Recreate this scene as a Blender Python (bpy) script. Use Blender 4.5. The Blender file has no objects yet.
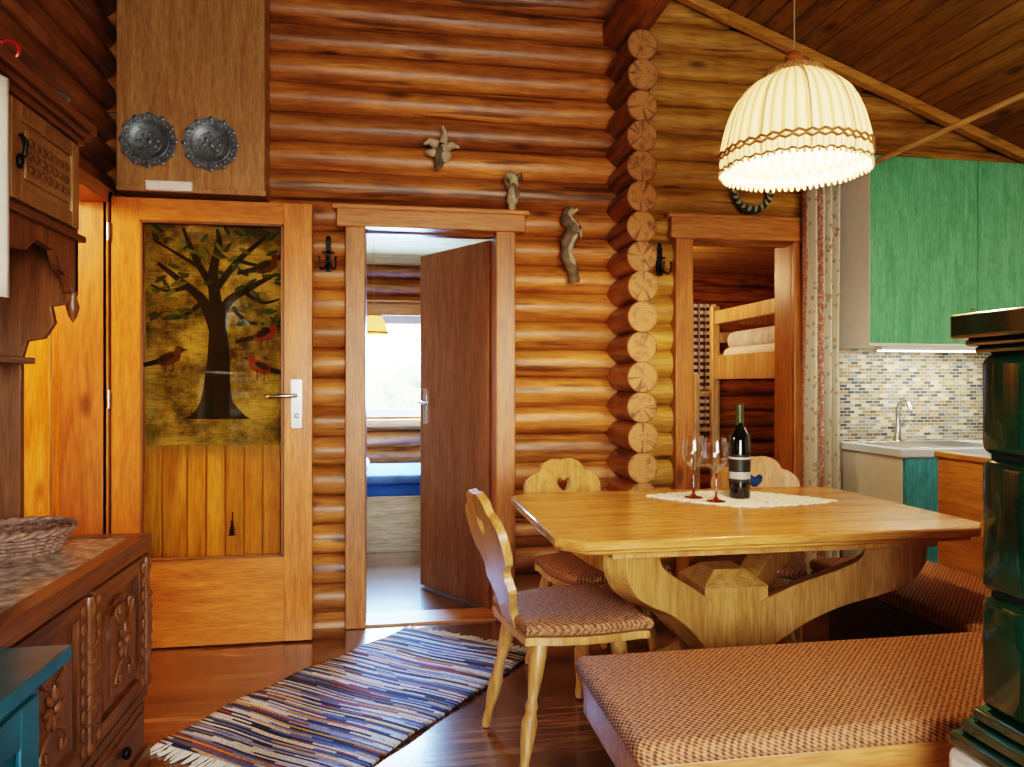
import bpy, math, random
from mathutils import Vector, Matrix
random.seed(7)
scene=bpy.context.scene
COL=scene.collection
pi=math.pi
# ------------------------------------------------------------------ colour / nodes
def c(h,a=1.0):
    h=h.lstrip('#'); v=[int(h[i:i+2],16)/255 for i in (0,2,4)]
    return tuple([(x/12.92 if x<=.04045 else ((x+.055)/1.055)**2.4) for x in v]+[a])
class NT:
    def __init__(s,name):
        s.m=bpy.data.materials.new(name); s.m.use_nodes=True
        s.t=s.m.node_tree; s.n=s.t.nodes; s.l=s.t.links
        s.b=s.n['Principled BSDF']; s.out=s.n['Material Output']
    def add(s,t,**k):
        n=s.n.new(t)
        for a,b in k.items(): setattr(n,a,b)
        return n
    def lk(s,a,b): s.l.new(a,b)
    def math(s,op,a,b=None,clamp=False):
        n=s.add('ShaderNodeMath',operation=op); n.use_clamp=clamp
        for i,v in enumerate((a,b)):
            if v is None: continue
            if isinstance(v,(int,float)): n.inputs[i].default_value=v
            else: s.lk(v,n.inputs[i])
        return n.outputs[0]
    def ramp(s,fac,stops,interp='LINEAR'):
        n=s.add('ShaderNodeValToRGB'); n.color_ramp.interpolation=interp
        e=n.color_ramp.elements
        while len(e)<len(stops): e.new(.5)
        for i,(p,col) in enumerate(stops): e[i].position=p; e[i].color=col
        s.lk(fac,n.inputs[0]); return n.outputs[0]
    def mix(s,fac,a,b,mode='MIX'):
        n=s.add('ShaderNodeMix',data_type='RGBA',blend_type=mode)
        if isinstance(fac,(int,float)): n.inputs[0].default_value=fac
        else: s.lk(fac,n.inputs[0])
        for i,v in ((6,a),(7,b)):
            if isinstance(v,tuple): n.inputs[i].default_value=v
            else: s.lk(v,n.inputs[i])
        return n.outputs[2]
    def bump(s,h,strength=.3,dist=.01):
        n=s.add('ShaderNodeBump'); n.inputs['Strength'].default_value=strength; n.inputs['Distance'].default_value=dist
        s.lk(h,n.inputs['Height']); s.lk(n.outputs[0],s.b.inputs['Normal'])
def wood(name,dark,light,axis='X',sc=1.0,rough=.4,bump=.15,var=.3,knots=True,crack=False):
    s=NT(name)
    tc=s.add('ShaderNodeTexCoord'); geo=s.add('ShaderNodeNewGeometry')
    off=s.add('ShaderNodeVectorMath',operation='SCALE'); off.inputs[0].default_value=(7.3,5.1,9.7)
    s.lk(geo.outputs['Random Per Island'],off.inputs['Scale'])
    ad=s.add('ShaderNodeVectorMath',operation='ADD'); s.lk(tc.outputs['Object'],ad.inputs[0]); s.lk(off.outputs[0],ad.inputs[1])
    mp=s.add('ShaderNodeMapping'); S=[9,9,9]; S['XYZ'.index(axis)]=.9
    mp.inputs['Scale'].default_value=[v*sc for v in S]; s.lk(ad.outputs[0],mp.inputs[0])
    n1=s.add('ShaderNodeTexNoise'); n1.inputs['Scale'].default_value=1.6; n1.inputs['Detail'].default_value=5; n1.inputs['Distortion'].default_value=1.0
    s.lk(mp.outputs[0],n1.inputs['Vector'])
    col=s.ramp(n1.outputs['Fac'],[(.3,c(dark)),(.68,c(light))])
    n2=s.add('ShaderNodeTexNoise'); n2.inputs['Scale'].default_value=11; n2.inputs['Detail'].default_value=3
    s.lk(mp.outputs[0],n2.inputs['Vector'])
    g=s.ramp(n2.outputs['Fac'],[(.3,(.62,.56,.48,1)),(.6,(1,1,1,1))])
    col=s.mix(.85,col,g,'MULTIPLY')
    if knots:
        mk=s.add('ShaderNodeMapping'); S=[8,8,8]; S['XYZ'.index(axis)]=3.2
        mk.inputs['Scale'].default_value=[v*sc**.5 for v in S]; s.lk(ad.outputs[0],mk.inputs[0])
        v=s.add('ShaderNodeTexVoronoi'); v.inputs['Scale'].default_value=.8; s.lk(mk.outputs[0],v.inputs['Vector'])
        kf=s.ramp(v.outputs['Distance'],[(.07,(1,1,1,1)),(.19,(0,0,0,1))])
        col=s.mix(s.math('MULTIPLY',kf,.8),col,tuple([x*.25 for x in c(dark)[:3]]+[1]))
    if crack:
        mc=s.add('ShaderNodeMapping'); S=[18,18,18]; S['XYZ'.index(axis)]=.8
        mc.inputs['Scale'].default_value=S; s.lk(ad.outputs[0],mc.inputs[0])
        n3=s.add('ShaderNodeTexNoise'); n3.inputs['Scale'].default_value=1.5; n3.inputs['Detail'].default_value=2; s.lk(mc.outputs[0],n3.inputs['Vector'])
        cf=s.ramp(n3.outputs['Fac'],[(.63,(0,0,0,1)),(.67,(1,1,1,1))])
        col=s.mix(s.math('MULTIPLY',cf,.7),col,tuple([x*.25 for x in c(dark)[:3]]+[1]))
        n4=s.add('ShaderNodeTexNoise'); n4.inputs['Scale'].default_value=7; n4.inputs['Detail'].default_value=4; s.lk(ad.outputs[0],n4.inputs['Vector'])
        col=s.mix(.7,col,s.ramp(n4.outputs['Fac'],[(.35,(.78,.7,.58,1)),(.6,(1,1,1,1))]),'MULTIPLY')
    hv=s.add('ShaderNodeHueSaturation'); s.lk(col,hv.inputs['Color'])
    s.lk(s.math('ADD',s.math('MULTIPLY',geo.outputs['Random Per Island'],var),1-var/2),hv.inputs['Value'])
    s.lk(hv.outputs[0],s.b.inputs['Base Color'])
    s.b.inputs['Roughness'].default_value=rough
    s.bump(n2.outputs['Fac'],bump,.004)
    return s.m
def plain(name,col,rough=.5,metal=0,noise=0,nscale=20,bump=0,coat=0,emit=0,spec=None):
    s=NT(name)
    n=s.add('ShaderNodeTexNoise'); n.inputs['Scale'].default_value=nscale; n.inputs['Detail'].default_value=4
    tc=s.add('ShaderNodeTexCoord'); s.lk(tc.outputs['Object'],n.inputs['Vector'])
    cc=c(col); k=noise
    out=s.ramp(n.outputs['Fac'],[(.3,tuple([x*(1-k) for x in cc[:3]]+[1])),(.7,tuple([min(1,x*(1+k)) for x in cc[:3]]+[1]))])
    s.lk(out,s.b.inputs['Base Color']); s.b.inputs['Roughness'].default_value=rough; s.b.inputs['Metallic'].default_value=metal
    s.b.inputs['Coat Weight'].default_value=coat
    if emit:
        s.b.inputs['Emission Color'].default_value=cc; s.b.inputs['Emission Strength'].default_value=emit
    if bump: s.bump(n.outputs['Fac'],bump,.01)
    return s.m
# ------------------------------------------------------------------ mesh builder
def cat(pts,n=5,closed=True):
    out=[];N=len(pts); P=[Vector(p) for p in pts]
    rng=range(N) if closed else range(N-1)
    for i in rng:
        if closed: a,b,d,e=P[i-1],P[i],P[(i+1)%N],P[(i+2)%N]
        else: a,b,d,e=P[max(i-1,0)],P[i],P[i+1],P[min(i+2,N-1)]
        for k in range(n):
            t=k/n
            out.append(.5*((2*b)+(d-a)*t+(2*a-5*b+4*d-e)*t*t+(3*b-a-3*d+e)*t**3))
    if not closed: out.append(P[-1])
    return [tuple(p) for p in out]
class MB:
    def __init__(s): s.V=[];s.F=[];s.I=[];s.M=Matrix.Identity(4)
    def put(s,V,F,m=0,ms=None):
        o=len(s.V); s.V+= [tuple(s.M@Vector(v)) for v in V]
        for k,f in enumerate(F): s.F.append([i+o for i in f]); s.I.append(ms[k] if ms else m)
    def box(s,x0,x1,y0,y1,z0,z1,m=0):
        V=[(x,y,z) for z in (z0,z1) for y in (y0,y1) for x in (x0,x1)]
        s.put(V,[(0,2,3,1),(4,5,7,6),(0,1,5,4),(2,6,7,3),(0,4,6,2),(1,3,7,5)],m)
    def obox(s,ctr,size,R,m=0):
        old=s.M; s.M=old@Matrix.Translation(ctr)@R.to_4x4()
        a,b,d=[v/2 for v in size]; s.box(-a,a,-b,b,-d,d,m); s.M=old
    def beam(s,p0,p1,w,h,m=0):
        p0=Vector(p0);p1=Vector(p1);d=p1-p0; q=d.to_track_quat('X','Z')
        s.obox((p0+p1)/2,(d.length,w,h),q.to_matrix(),m)
    def sweep(s,pts,rad,n=10,m=0,mcap=None,sy=1,ph=0):
        P=[Vector(p) for p in pts]; N=len(P)
        if isinstance(rad,(int,float)): rad=[rad]*N
        V=[];F=[];ms=[]; ref=None
        for i,p in enumerate(P):
            t=(P[min(i+1,N-1)]-P[max(i-1,0)]).normalized()
            if ref is None:
                ref=Vector((0,0,1)) if abs(t.z)<.9 else Vector((1,0,0))
            a=(ref-t*ref.dot(t)).normalized(); b=t.cross(a); ref=a
            for k in range(n):
                w=2*pi*k/n+ph; V.append(p+a*math.cos(w)*rad[i]+b*math.sin(w)*rad[i]*sy)
        for i in range(N-1):
            for k in range(n):
                F.append((i*n+k,i*n+(k+1)%n,(i+1)*n+(k+1)%n,(i+1)*n+k)); ms.append(m)
        F.append(tuple(range(n))[::-1]); ms.append(m if mcap is None else mcap)
        F.append(tuple((N-1)*n+k for k in range(n))); ms.append(m if mcap is None else mcap)
        s.put(V,F,ms=ms)
    def lathe(s,prof,ctr=(0,0,0),n=24,m=0,rmod=None,R=None):
        old=s.M; s.M=old@Matrix.Translation(ctr)@(R.to_4x4() if R else Matrix.Identity(4))
        V=[];F=[]
        for (r,z) in prof:
            for k in range(n):
                w=2*pi*k/n; rr=r*(rmod(w,z) if rmod else 1); V.append((rr*math.cos(w),rr*math.sin(w),z))
        for i in range(len(prof)-1):
            for k in range(n): F.append((i*n+k,i*n+(k+1)%n,(i+1)*n+(k+1)%n,(i+1)*n+k))
        if prof[0][0]>1e-4 and not rmod: F.append(tuple(range(n))[::-1])
        if prof[-1][0]>1e-4 and not rmod: F.append(tuple((len(prof)-1)*n+k for k in range(n)))
        s.put(V,F,m); s.M=old
    def shell(s,prof,ctr=(0,0,0),n=24,m=0,rmod=None):
        V=[];F=[]
        for (r,z) in prof:
            for k in range(n):
                w=2*pi*k/n; rr=r*(rmod(w,z) if rmod else 1); V.append((ctr[0]+rr*math.cos(w),ctr[1]+rr*math.sin(w),ctr[2]+z))
        for i in range(len(prof)-1):
            for k in range(n): F.append((i*n+k,i*n+(k+1)%n,(i+1)*n+(k+1)%n,(i+1)*n+k))
        s.put(V,F,m)
    def prism(s,poly,t0,t1,plane='XZ',m=0):
        n=len(poly)
        def P(u,v,t): return (u,t,v) if plane=='XZ' else ((t,u,v) if plane=='YZ' else (u,v,t))
        V=[P(p[0],p[1],t0) for p in poly]+[P(p[0],p[1],t1) for p in poly]
        F=[tuple(range(n)),tuple(range(2*n-1,n-1,-1))]+[(i,i+n,(i+1)%n+n,(i+1)%n) for i in range(n)]
        s.put(V,F,m)
    def holed(s,outer,holes,th,m=0,R=None,loc=(0,0,0)):
        cu=bpy.data.curves.new('tmp','CURVE'); cu.dimensions='2D'; cu.fill_mode='BOTH'; cu.extrude=th/2
        for poly in [outer]+holes:
            sp=cu.splines.new('POLY'); sp.points.add(len(poly)-1); sp.use_cyclic_u=True
            for i,p in enumerate(poly): sp.points[i].co=(p[0],p[1],0,1)
        o=bpy.data.objects.new('tmp',cu); COL.objects.link(o); bpy.context.view_layer.update()
        me=bpy.data.meshes.new_from_object(o.evaluated_get(bpy.context.evaluated_depsgraph_get()))
        old=s.M; s.M=old@Matrix.Translation(loc)@(R.to_4x4() if R else Matrix.Identity(4))
        s.put([tuple(v.co) for v in me.vertices],[tuple(p.vertices) for p in me.polygons],m); s.M=old
        bpy.data.objects.remove(o); bpy.data.curves.remove(cu); bpy.data.meshes.remove(me)
    def rbox(s,ctr,size,r,m=0,n=24,puff=0):
        V=[];F=[];nu=n;nv=n//2
        a,b,d=[v/2-r for v in size]
        for j in range(nv+1):
            th=pi*(j+.0)/nv
            for i in range(nu):
                w=2*pi*(i+.5)/nu; x=math.sin(th)*math.cos(w);y=math.sin(th)*math.sin(w);z=math.cos(th)
                sx=1 if x>0 else -1; sy=1 if y>0 else -1; sz=1 if j<=nv//2 else -1
                if j in(0,nv): x=y=0
                V.append((ctr[0]+sx*a+r*x,ctr[1]+sy*b+r*y,ctr[2]+sz*d+r*z))
        for j in range(nv):
            for i in range(nu): F.append((j*nu+i,(j+1)*nu+i,(j+1)*nu+(i+1)%nu,j*nu+(i+1)%nu))
        F.append(tuple(range(nu))); F.append(tuple(nv*nu+k for k in range(nu))[::-1])
        s.put(V,F,m)
    def blob(s,ctr,rad,m=0,n=12,R=None):
        pr=[(math.sin(pi*j/(n//2)),-math.cos(pi*j/(n//2))) for j in range(n//2+1)]
        old=s.M; s.M=old@Matrix.Translation(ctr)@(R.to_4x4() if R else Matrix.Identity(4))@Matrix.Diagonal((rad[0],rad[1],rad[2],1))
        s.lathe(pr,n=n,m=m); s.M=old
    def torus(s,ctr,R,r,m=0,n=24,k=8,rot=None,a0=0,a1=2*pi):
        old=s.M; s.M=old@Matrix.Translation(ctr)@(rot.to_4x4() if rot else Matrix.Identity(4))
        pts=[(R*math.cos(a0+(a1-a0)*i/n),R*math.sin(a0+(a1-a0)*i/n),0) for i in range(n+1)]
        s.sweep(pts,r,k,m); s.M=old
    def grid(s,fn,nu,nv,m=0):
        V=[fn(i/nu,j/nv) for j in range(nv+1) for i in range(nu+1)]
        F=[(j*(nu+1)+i,j*(nu+1)+i+1,(j+1)*(nu+1)+i+1,(j+1)*(nu+1)+i) for j in range(nv) for i in range(nu)]
        s.put(V,F,m)
    def make(s,name,mats,bevel=0,ang=38,loc=(0,0,0),rz=0,parent=None,solid=0):
        me=bpy.data.meshes.new(name); me.from_pydata(s.V,[],s.F); me.update()
        for m in mats: me.materials.append(m)
        me.polygons.foreach_set('material_index',s.I)
        me.polygons.foreach_set('use_smooth',[True]*len(me.polygons))
        import bmesh
        bm=bmesh.new(); bm.from_mesh(me); bmesh.ops.recalc_face_normals(bm,faces=bm.faces); bm.to_mesh(me); bm.free()
        me.set_sharp_from_angle(angle=math.radians(ang))
        o=bpy.data.objects.new(name,me); COL.objects.link(o); o.location=loc; o.rotation_euler=(0,0,rz)
        if solid:
            q=o.modifiers.new('s','SOLIDIFY'); q.thickness=solid
        if bevel:
            q=o.modifiers.new('b','BEVEL'); q.width=bevel; q.segments=2; q.limit_method='ANGLE'; q.angle_limit=math.radians(50)
        if parent: o.parent=parent
        return o
def RX(a): return Matrix.Rotation(a,3,'X')
def RY(a): return Matrix.Rotation(a,3,'Y')
def RZ(a): return Matrix.Rotation(a,3,'Z')
def empty(name,loc=(0,0,0),rz=0):
    e=bpy.data.objects.new(name,None); COL.objects.link(e); e.location=loc; e.rotation_euler=(0,0,rz); return e
# ------------------------------------------------------------------ materials
LOGX=wood('log_wood_x','#885222','#cc8a48','X',rough=.38,crack=True,var=.42)
LOGXR=wood('log_wood_lamplit','#936628','#d0a04e','X',rough=.38,crack=True,var=.38)  # right-hand back wall logs: yellow lamplight put into the wood colour
LOGXD=wood('log_wood_corner','#74441e','#a46a34','Y',rough=.42,crack=True,var=.3)
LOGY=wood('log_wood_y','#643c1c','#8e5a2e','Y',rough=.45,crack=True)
PINEZ=wood('pine_z','#b8741f','#e8a84a','Z',rough=.35)
PINEX=wood('pine_x','#a5742c','#cf9c50','X',rough=.35)
FRX=wood('frame_x','#a06230','#ca8c4c','X',rough=.4,var=.1)
FRZ=wood('frame_z','#945a28','#bc7a3c','Z',rough=.4,var=.1)
DOORZ=wood('door_veneer_z','#ac6626','#cc8238','Z',sc=1.5,rough=.32,knots=False,var=.05)
DOORX=wood('door_veneer_x','#ac6626','#cc8238','X',sc=1.5,rough=.32,knots=False,var=.05)
BRDOOR=wood('door_brown','#7a4c2c','#946240','Z',sc=1.5,rough=.35,knots=False,var=.05)
PANEL=wood('panel_ply','#95683c','#b08654','Z',sc=2,rough=.5,knots=False,var=.05)
DARK=wood('dark_carved','#4a2c16','#80502a','Z',sc=1.3,rough=.35,knots=False,var=.12)
DARKY=wood('dark_carved_y','#4a2c16','#80502a','Y',sc=1.3,rough=.35,knots=False,var=.12)
CEILW=wood('ceiling_boards','#74501c','#a27632','Y',rough=.4,var=.3)
LIGHTX=wood('beech_x','#ac7438','#d09852','X',sc=1.3,rough=.18,knots=False,var=.08)
LIGHTZ=wood('beech_z','#a07036','#c89858','Z',sc=1.3,rough=.3,knots=False,var=.08)
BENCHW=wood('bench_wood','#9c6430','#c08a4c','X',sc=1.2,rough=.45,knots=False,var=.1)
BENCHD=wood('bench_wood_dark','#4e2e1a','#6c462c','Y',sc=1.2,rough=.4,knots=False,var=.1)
GREEN=wood('green_stain','#4f9a70','#6eb48c','Z',sc=2.6,rough=.4,knots=False,var=.05,bump=.06)
TEAL=wood('teal_stain','#2f8a98','#4cacb4','Z',sc=2,rough=.35,knots=False,var=.05)
TEALP=plain('teal_paint','#14505a',.35,noise=.3,nscale=12)
WHITE=plain('white_laminate','#d4d0c6',.4,noise=.04)
PLAST=plain('plaster','#e8e0d0',.8,noise=.05,bump=.1)
IRON=plain('wrought_iron','#1c1c1e',.45,.7)
STEEL=plain('steel','#b8b8ba',.25,1)
PEWTER=plain('pewter','#666e74',.4,.5,noise=.3,nscale=40,bump=.15)
STOVEG=plain('green_glaze','#0b3020',.1,noise=.45,nscale=9,coat=.6,bump=.03)
GROUT=plain('dark_joint','#0c1610',.7)
def logend():
    s=NT('log_end'); tc=s.add('ShaderNodeTexCoord')
    sp=s.add('ShaderNodeSeparateXYZ'); s.lk(tc.outputs['Object'],sp.inputs[0])
    x=s.math('SUBTRACT',sp.outputs[0],1.22)
    zz=s.math('SUBTRACT',s.math('MODULO',s.math('ADD',s.math('SUBTRACT',sp.outputs[2],.065),1.47+.0735),.147),.0735)
    r=s.math('SQRT',s.math('ADD',s.math('MULTIPLY',x,x),s.math('MULTIPLY',zz,zz)))
    n=s.add('ShaderNodeTexNoise'); n.inputs['Scale'].default_value=9; s.lk(tc.outputs['Object'],n.inputs['Vector'])
    rr=s.math('ADD',r,s.math('MULTIPLY',n.outputs['Fac'],.03))
    w=s.math('SINE',s.math('MULTIPLY',rr,800))
    w=s.math('ADD',s.math('MULTIPLY',w,.5),.5)
    col=s.ramp(w,[(0,c('#8f5a28')),(1,c('#bd8a50'))])
    ang=s.math('ARCTAN2',zz,x)
    n3=s.add('ShaderNodeTexNoise'); n3.inputs['Scale'].default_value=2.2
    cb=s.add('ShaderNodeCombineXYZ'); s.lk(ang,cb.inputs[0]); s.lk(s.math('FLOOR',s.math('DIVIDE',s.math('SUBTRACT',sp.outputs[2],-.0085),.147)),cb.inputs[1]); s.lk(cb.outputs[0],n3.inputs['Vector'])
    ck=s.ramp(n3.outputs['Fac'],[(.60,(0,0,0,1)),(.64,(.75,.75,.75,1))])
    col=s.mix(ck,col,c('#4c2c16'))
    edge=s.ramp(r,[(.066,(0,0,0,1)),(.078,(.8,.8,.8,1))])
    col=s.mix(edge,col,c('#6a4220'))
    n2=s.add('ShaderNodeTexNoise'); n2.inputs['Scale'].default_value=30; s.lk(tc.outputs['Object'],n2.inputs['Vector'])
    col=s.mix(s.ramp(n2.outputs['Fac'],[(.5,(0,0,0,1)),(.75,(.8,.8,.8,1))]),col,c('#5a361a'))
    s.lk(col,s.b.inputs['Base Color']); s.b.inputs['Roughness'].default_value=.6; return s.m
LOGEND=logend()
def floor_mat():
    s=NT('floor_laminate'); tc=s.add('ShaderNodeTexCoord')
    br=s.add('ShaderNodeTexBrick'); br.offset=.37; br.inputs['Scale'].default_value=1; br.inputs['Brick Width'].default_value=1.25
    br.inputs['Row Height'].default_value=.19; br.inputs['Mortar Size'].default_value=.002; br.inputs['Bias'].default_value=0
    br.inputs['Color1'].default_value=(0,0,0,1); br.inputs['Color2'].default_value=(1,1,1,1); br.inputs['Mortar'].default_value=(.5,.5,.5,1)
    s.lk(tc.outputs['Object'],br.inputs['Vector'])
    sc=s.add('ShaderNodeVectorMath',operation='SCALE'); sc.inputs['Scale'].default_value=6; s.lk(br.outputs['Color'],sc.inputs[0])
    ad=s.add('ShaderNodeVectorMath',operation='ADD'); s.lk(tc.outputs['Object'],ad.inputs[0]); s.lk(sc.outputs[0],ad.inputs[1])
    mp=s.add('ShaderNodeMapping'); mp.inputs['Scale'].default_value=(1.2,12,1); s.lk(ad.outputs[0],mp.inputs[0])
    n=s.add('ShaderNodeTexNoise'); n.inputs['Scale'].default_value=1.8; n.inputs['Detail'].default_value=6; n.inputs['Distortion'].default_value=1.2; s.lk(mp.outputs[0],n.inputs['Vector'])
    col=s.ramp(n.outputs['Fac'],[(.28,c('#3e2a1c')),(.5,c('#6c4830')),(.72,c('#8c6644'))])
    hv=s.add('ShaderNodeHueSaturation'); s.lk(col,hv.inputs['Color'])
    sp=s.add('ShaderNodeSeparateColor'); s.lk(br.outputs['Color'],sp.inputs[0])
    s.lk(s.math('ADD',s.math('MULTIPLY',sp.outputs[0],.4),.75),hv.inputs['Value'])
    col=s.mix(br.outputs['Fac'],hv.outputs[0],c('#1c100a'))
    s.lk(col,s.b.inputs['Base Color']); s.b.inputs['Roughness'].default_value=.2; s.b.inputs['Coat Weight'].default_value=.9; s.b.inputs['Coat Roughness'].default_value=.13; s.bump(n.outputs['Fac'],.05,.003); return s.m
def mosaic():
    s=NT('mosaic_tiles'); tc=s.add('ShaderNodeTexCoord'); sp=s.add('ShaderNodeSeparateXYZ'); s.lk(tc.outputs['Object'],sp.inputs[0])
    cb=s.add('ShaderNodeCombineXYZ'); s.lk(sp.outputs[0],cb.inputs[0]); s.lk(sp.outputs[2],cb.inputs[1])
    br=s.add('ShaderNodeTexBrick'); br.inputs['Scale'].default_value=1; br.inputs['Brick Width'].default_value=.045
    br.inputs['Row Height'].default_value=.018; br.inputs['Mortar Size'].default_value=.0014
    br.inputs['Color1'].default_value=(0,0,0,1); br.inputs['Color2'].default_value=(1,1,1,1)
    s.lk(cb.outputs[0],br.inputs['Vector'])
    col=s.ramp(br.outputs['Color'],[(0,c('#7a7264')),(.2,c('#978e7e')),(.36,c('#5a564e')),(.5,c('#b4aa98')),(.66,c('#8a745c')),(.8,c('#748084')),(.9,c('#454e58'))],'CONSTANT')
    col=s.mix(br.outputs['Fac'],col,c('#b4aea2'))
    s.lk(col,s.b.inputs['Base Color']); s.b.inputs['Roughness'].default_value=.2; return s.m
def weave(name,a,b,k=260):
    s=NT(name); tc=s.add('ShaderNodeTexCoord'); sp=s.add('ShaderNodeSeparateXYZ'); s.lk(tc.outputs['Object'],sp.inputs[0])
    u=s.math('SINE',s.math('MULTIPLY',s.math('ADD',sp.outputs[0],sp.outputs[2]),k)); v=s.math('SINE',s.math('MULTIPLY',s.math('ADD',sp.outputs[1],sp.outputs[2]),k))
    w=s.math('ADD',s.math('MULTIPLY',s.math('MULTIPLY',u,v),.5),.5)
    n=s.add('ShaderNodeTexNoise'); n.inputs['Scale'].default_value=90; n.inputs['Detail'].default_value=1; s.lk(tc.outputs['Object'],n.inputs['Vector'])
    w2=s.math('ADD',s.math('MULTIPLY',w,.55),s.math('MULTIPLY',n.outputs['Fac'],.6))
    s.lk(s.ramp(w2,[(.34,c(a)),(.76,c(b))]),s.b.inputs['Base Color']); s.b.inputs['Roughness'].default_value=.9
    s.bump(w,.7,.004); return s.m
CUSH=weave('cushion_weave','#4a2816','#b47c4e',370)
def rugmat():
    s=NT('rag_rug_weave'); tc=s.add('ShaderNodeTexCoord'); sp=s.add('ShaderNodeSeparateXYZ'); s.lk(tc.outputs['Object'],sp.inputs[0])
    n0=s.add('ShaderNodeTexNoise'); n0.inputs['Scale'].default_value=5; s.lk(tc.outputs['Object'],n0.inputs['Vector'])
    u=s.math('ADD',sp.outputs[0],s.math('MULTIPLY',n0.outputs['Fac'],.012))
    cell=s.math('FLOOR',s.math('MULTIPLY',u,105))
    v=s.math('FLOOR',s.math('MULTIPLY',s.math('ADD',sp.outputs[1],s.math('MULTIPLY',cell,.37)),3.5))
    cb=s.add('ShaderNodeCombineXYZ'); s.lk(cell,cb.inputs[0]); s.lk(v,cb.inputs[1])
    wn=s.add('ShaderNodeTexWhiteNoise',noise_dimensions='2D'); s.lk(cb.outputs[0],wn.inputs['Vector'])
    col=s.ramp(wn.outputs['Value'],[(0,c('#20263c')),(.12,c('#56689c')),(.25,c('#c0c2d0')),(.38,c('#2e2a34')),(.50,c('#8890b4')),(.60,c('#8e4240')),(.68,c('#d4cec0')),(.80,c('#5e5474')),(.87,c('#b8905c')),(.95,c('#3a467c'))],'CONSTANT')
    n=s.add('ShaderNodeTexNoise'); n.inputs['Scale'].default_value=110; s.lk(tc.outputs['Object'],n.inputs['Vector'])
    col=s.mix(.6,col,s.ramp(n.outputs['Fac'],[(.35,(.4,.4,.42,1)),(.6,(1,1,1,1))]),'MULTIPLY')
    s.lk(col,s.b.inputs['Base Color']); s.b.inputs['Roughness'].default_value=.95
    s.bump(s.math('SINE',s.math('MULTIPLY',u,600)),.5,.004); return s.m
def curtainmat(name,base,pal,sc=22,stripes=0):
    s=NT(name); tc=s.add('ShaderNodeTexCoord')
    v=s.add('ShaderNodeTexVoronoi'); v.inputs['Scale'].default_value=sc; s.lk(tc.outputs['Object'],v.inputs['Vector'])
    sp=s.add('ShaderNodeSeparateColor'); s.lk(v.outputs['Color'],sp.inputs[0])
    pc=s.ramp(sp.outputs[0],[(i/len(pal),c(p)) for i,p in enumerate(pal)],'CONSTANT')
    n=s.add('ShaderNodeTexNoise'); n.inputs['Scale'].default_value=sc*3; s.lk(tc.outputs['Object'],n.inputs['Vector'])
    f=s.ramp(s.math('ADD',v.outputs['Distance'],s.math('MULTIPLY',n.outputs['Fac'],.5)),[(.5,(.8,.8,.8,1)),(.6,(0,0,0,1))])
    col=s.mix(f,c(base),pc)
    if stripes:
        uv=s.add('ShaderNodeAttribute'); uv.attribute_name='ustripe'
        fr=s.math('FRACT',s.math('MULTIPLY',uv.outputs['Fac'],stripes))
        n5=s.ramp(n.outputs['Fac'],[(.42,(.1,.1,.1,1)),(.5,(.8,.8,.8,1))])
        st=s.ramp(fr,[(.0,(1,1,1,1)),(.16,(1,1,1,1)),(.18,(0,0,0,1))])
        col=s.mix(s.math('MULTIPLY',st,n5),col,c('#a85040'))
    s.lk(col,s.b.inputs['Base Color']); s.b.inputs['Roughness'].default_value=.9; return s.m
def clear(name,tint='#ffffff',gl=.04,fk=.45):
    s=NT(name); tr=s.add('ShaderNodeBsdfTransparent'); tr.inputs[0].default_value=c(tint)
    g=s.add('ShaderNodeBsdfGlossy'); g.inputs['Roughness'].default_value=.03
    lw=s.add('ShaderNodeLayerWeight'); lw.inputs[0].default_value=.25
    f=s.math('ADD',s.math('MULTIPLY',lw.outputs['Facing'],fk),gl)
    mx=s.add('ShaderNodeMixShader'); s.lk(f,mx.inputs[0]); s.lk(tr.outputs[0],mx.inputs[1]); s.lk(g.outputs[0],mx.inputs[2])
    s.lk(mx.outputs[0],s.out.inputs[0]); return s.m
GLASS=clear('clear_glass','#ffffff',.06); PANE=clear('door_glass','#f4efe0',.02,.15)
# ------------------------------------------------------------------ room shell
PIT=.147; LR=.0776
def zceil(x): return 3.27-.36*(x-1.574) if x>0 else 3.27+.36*1.574+.36*x
YW=3.83
mb=MB()
def logrow(axis,fixed,a,b,z,r=LR,n=20,m=0,step=.3):
    k=max(2,int((b-a)/step)); pts=[];rad=[]
    ph=random.random()*9; rb=r*random.uniform(.985,1.02)
    for i in range(k+1):
        t=a+(b-a)*i/k
        dz=.0035*math.sin(t*2.1+ph); pts.append((t,fixed,z+dz) if axis=='X' else (fixed,t,z+dz)); rad.append(rb*(1+.02*math.sin(t*3.3+ph*2)+.008*math.sin(t*9+ph)))
    mb.sweep(pts,rad,n,m)
def rows(z0=-.0085): 
    z=z0; out=[]
    while z<4.0: out.append(z); z+=PIT
    return out
for z in rows():
    segs=[(-1.42,1.22),(1.22,4.0)]
    if z<2.02: segs=[(-1.42,-.16),(.60,1.22),(1.22,1.55),(2.2,4.0)]
    for a,b in segs:
        bb=b
        while bb>a and zceil(bb)<z-.06: bb-=.05
        if bb-a>.1: logrow('X',YW,a,bb,z,m=1 if a>1.2 else 0)
mb.prism([(-1.42,2.1),(4.0,2.1),(4.0,zceil(4.0)+.02),(0,zceil(0)+.02),(-1.42,zceil(-1.42)+.02)],3.83,3.87,'XZ',0)
mb.make('wall_back',[LOGX,LOGXR],ang=60)
mb=MB()
z=.065
while z<2.9:
    mb.sweep([(1.22,3.44+random.uniform(-.012,.012),z),(1.22,4.6,z),(1.22,6.45,z)],.0775,22,0,1); z+=PIT
mb.make('wall_partition',[LOGXD,LOGEND],bevel=.004,ang=40)
mb=MB(); mb.sweep([(1.22,y,3.07) for y in (-1.45,0,1.5,3,3.9)],.11,20); mb.make('beam_purlin',[LOGXD])
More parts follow.
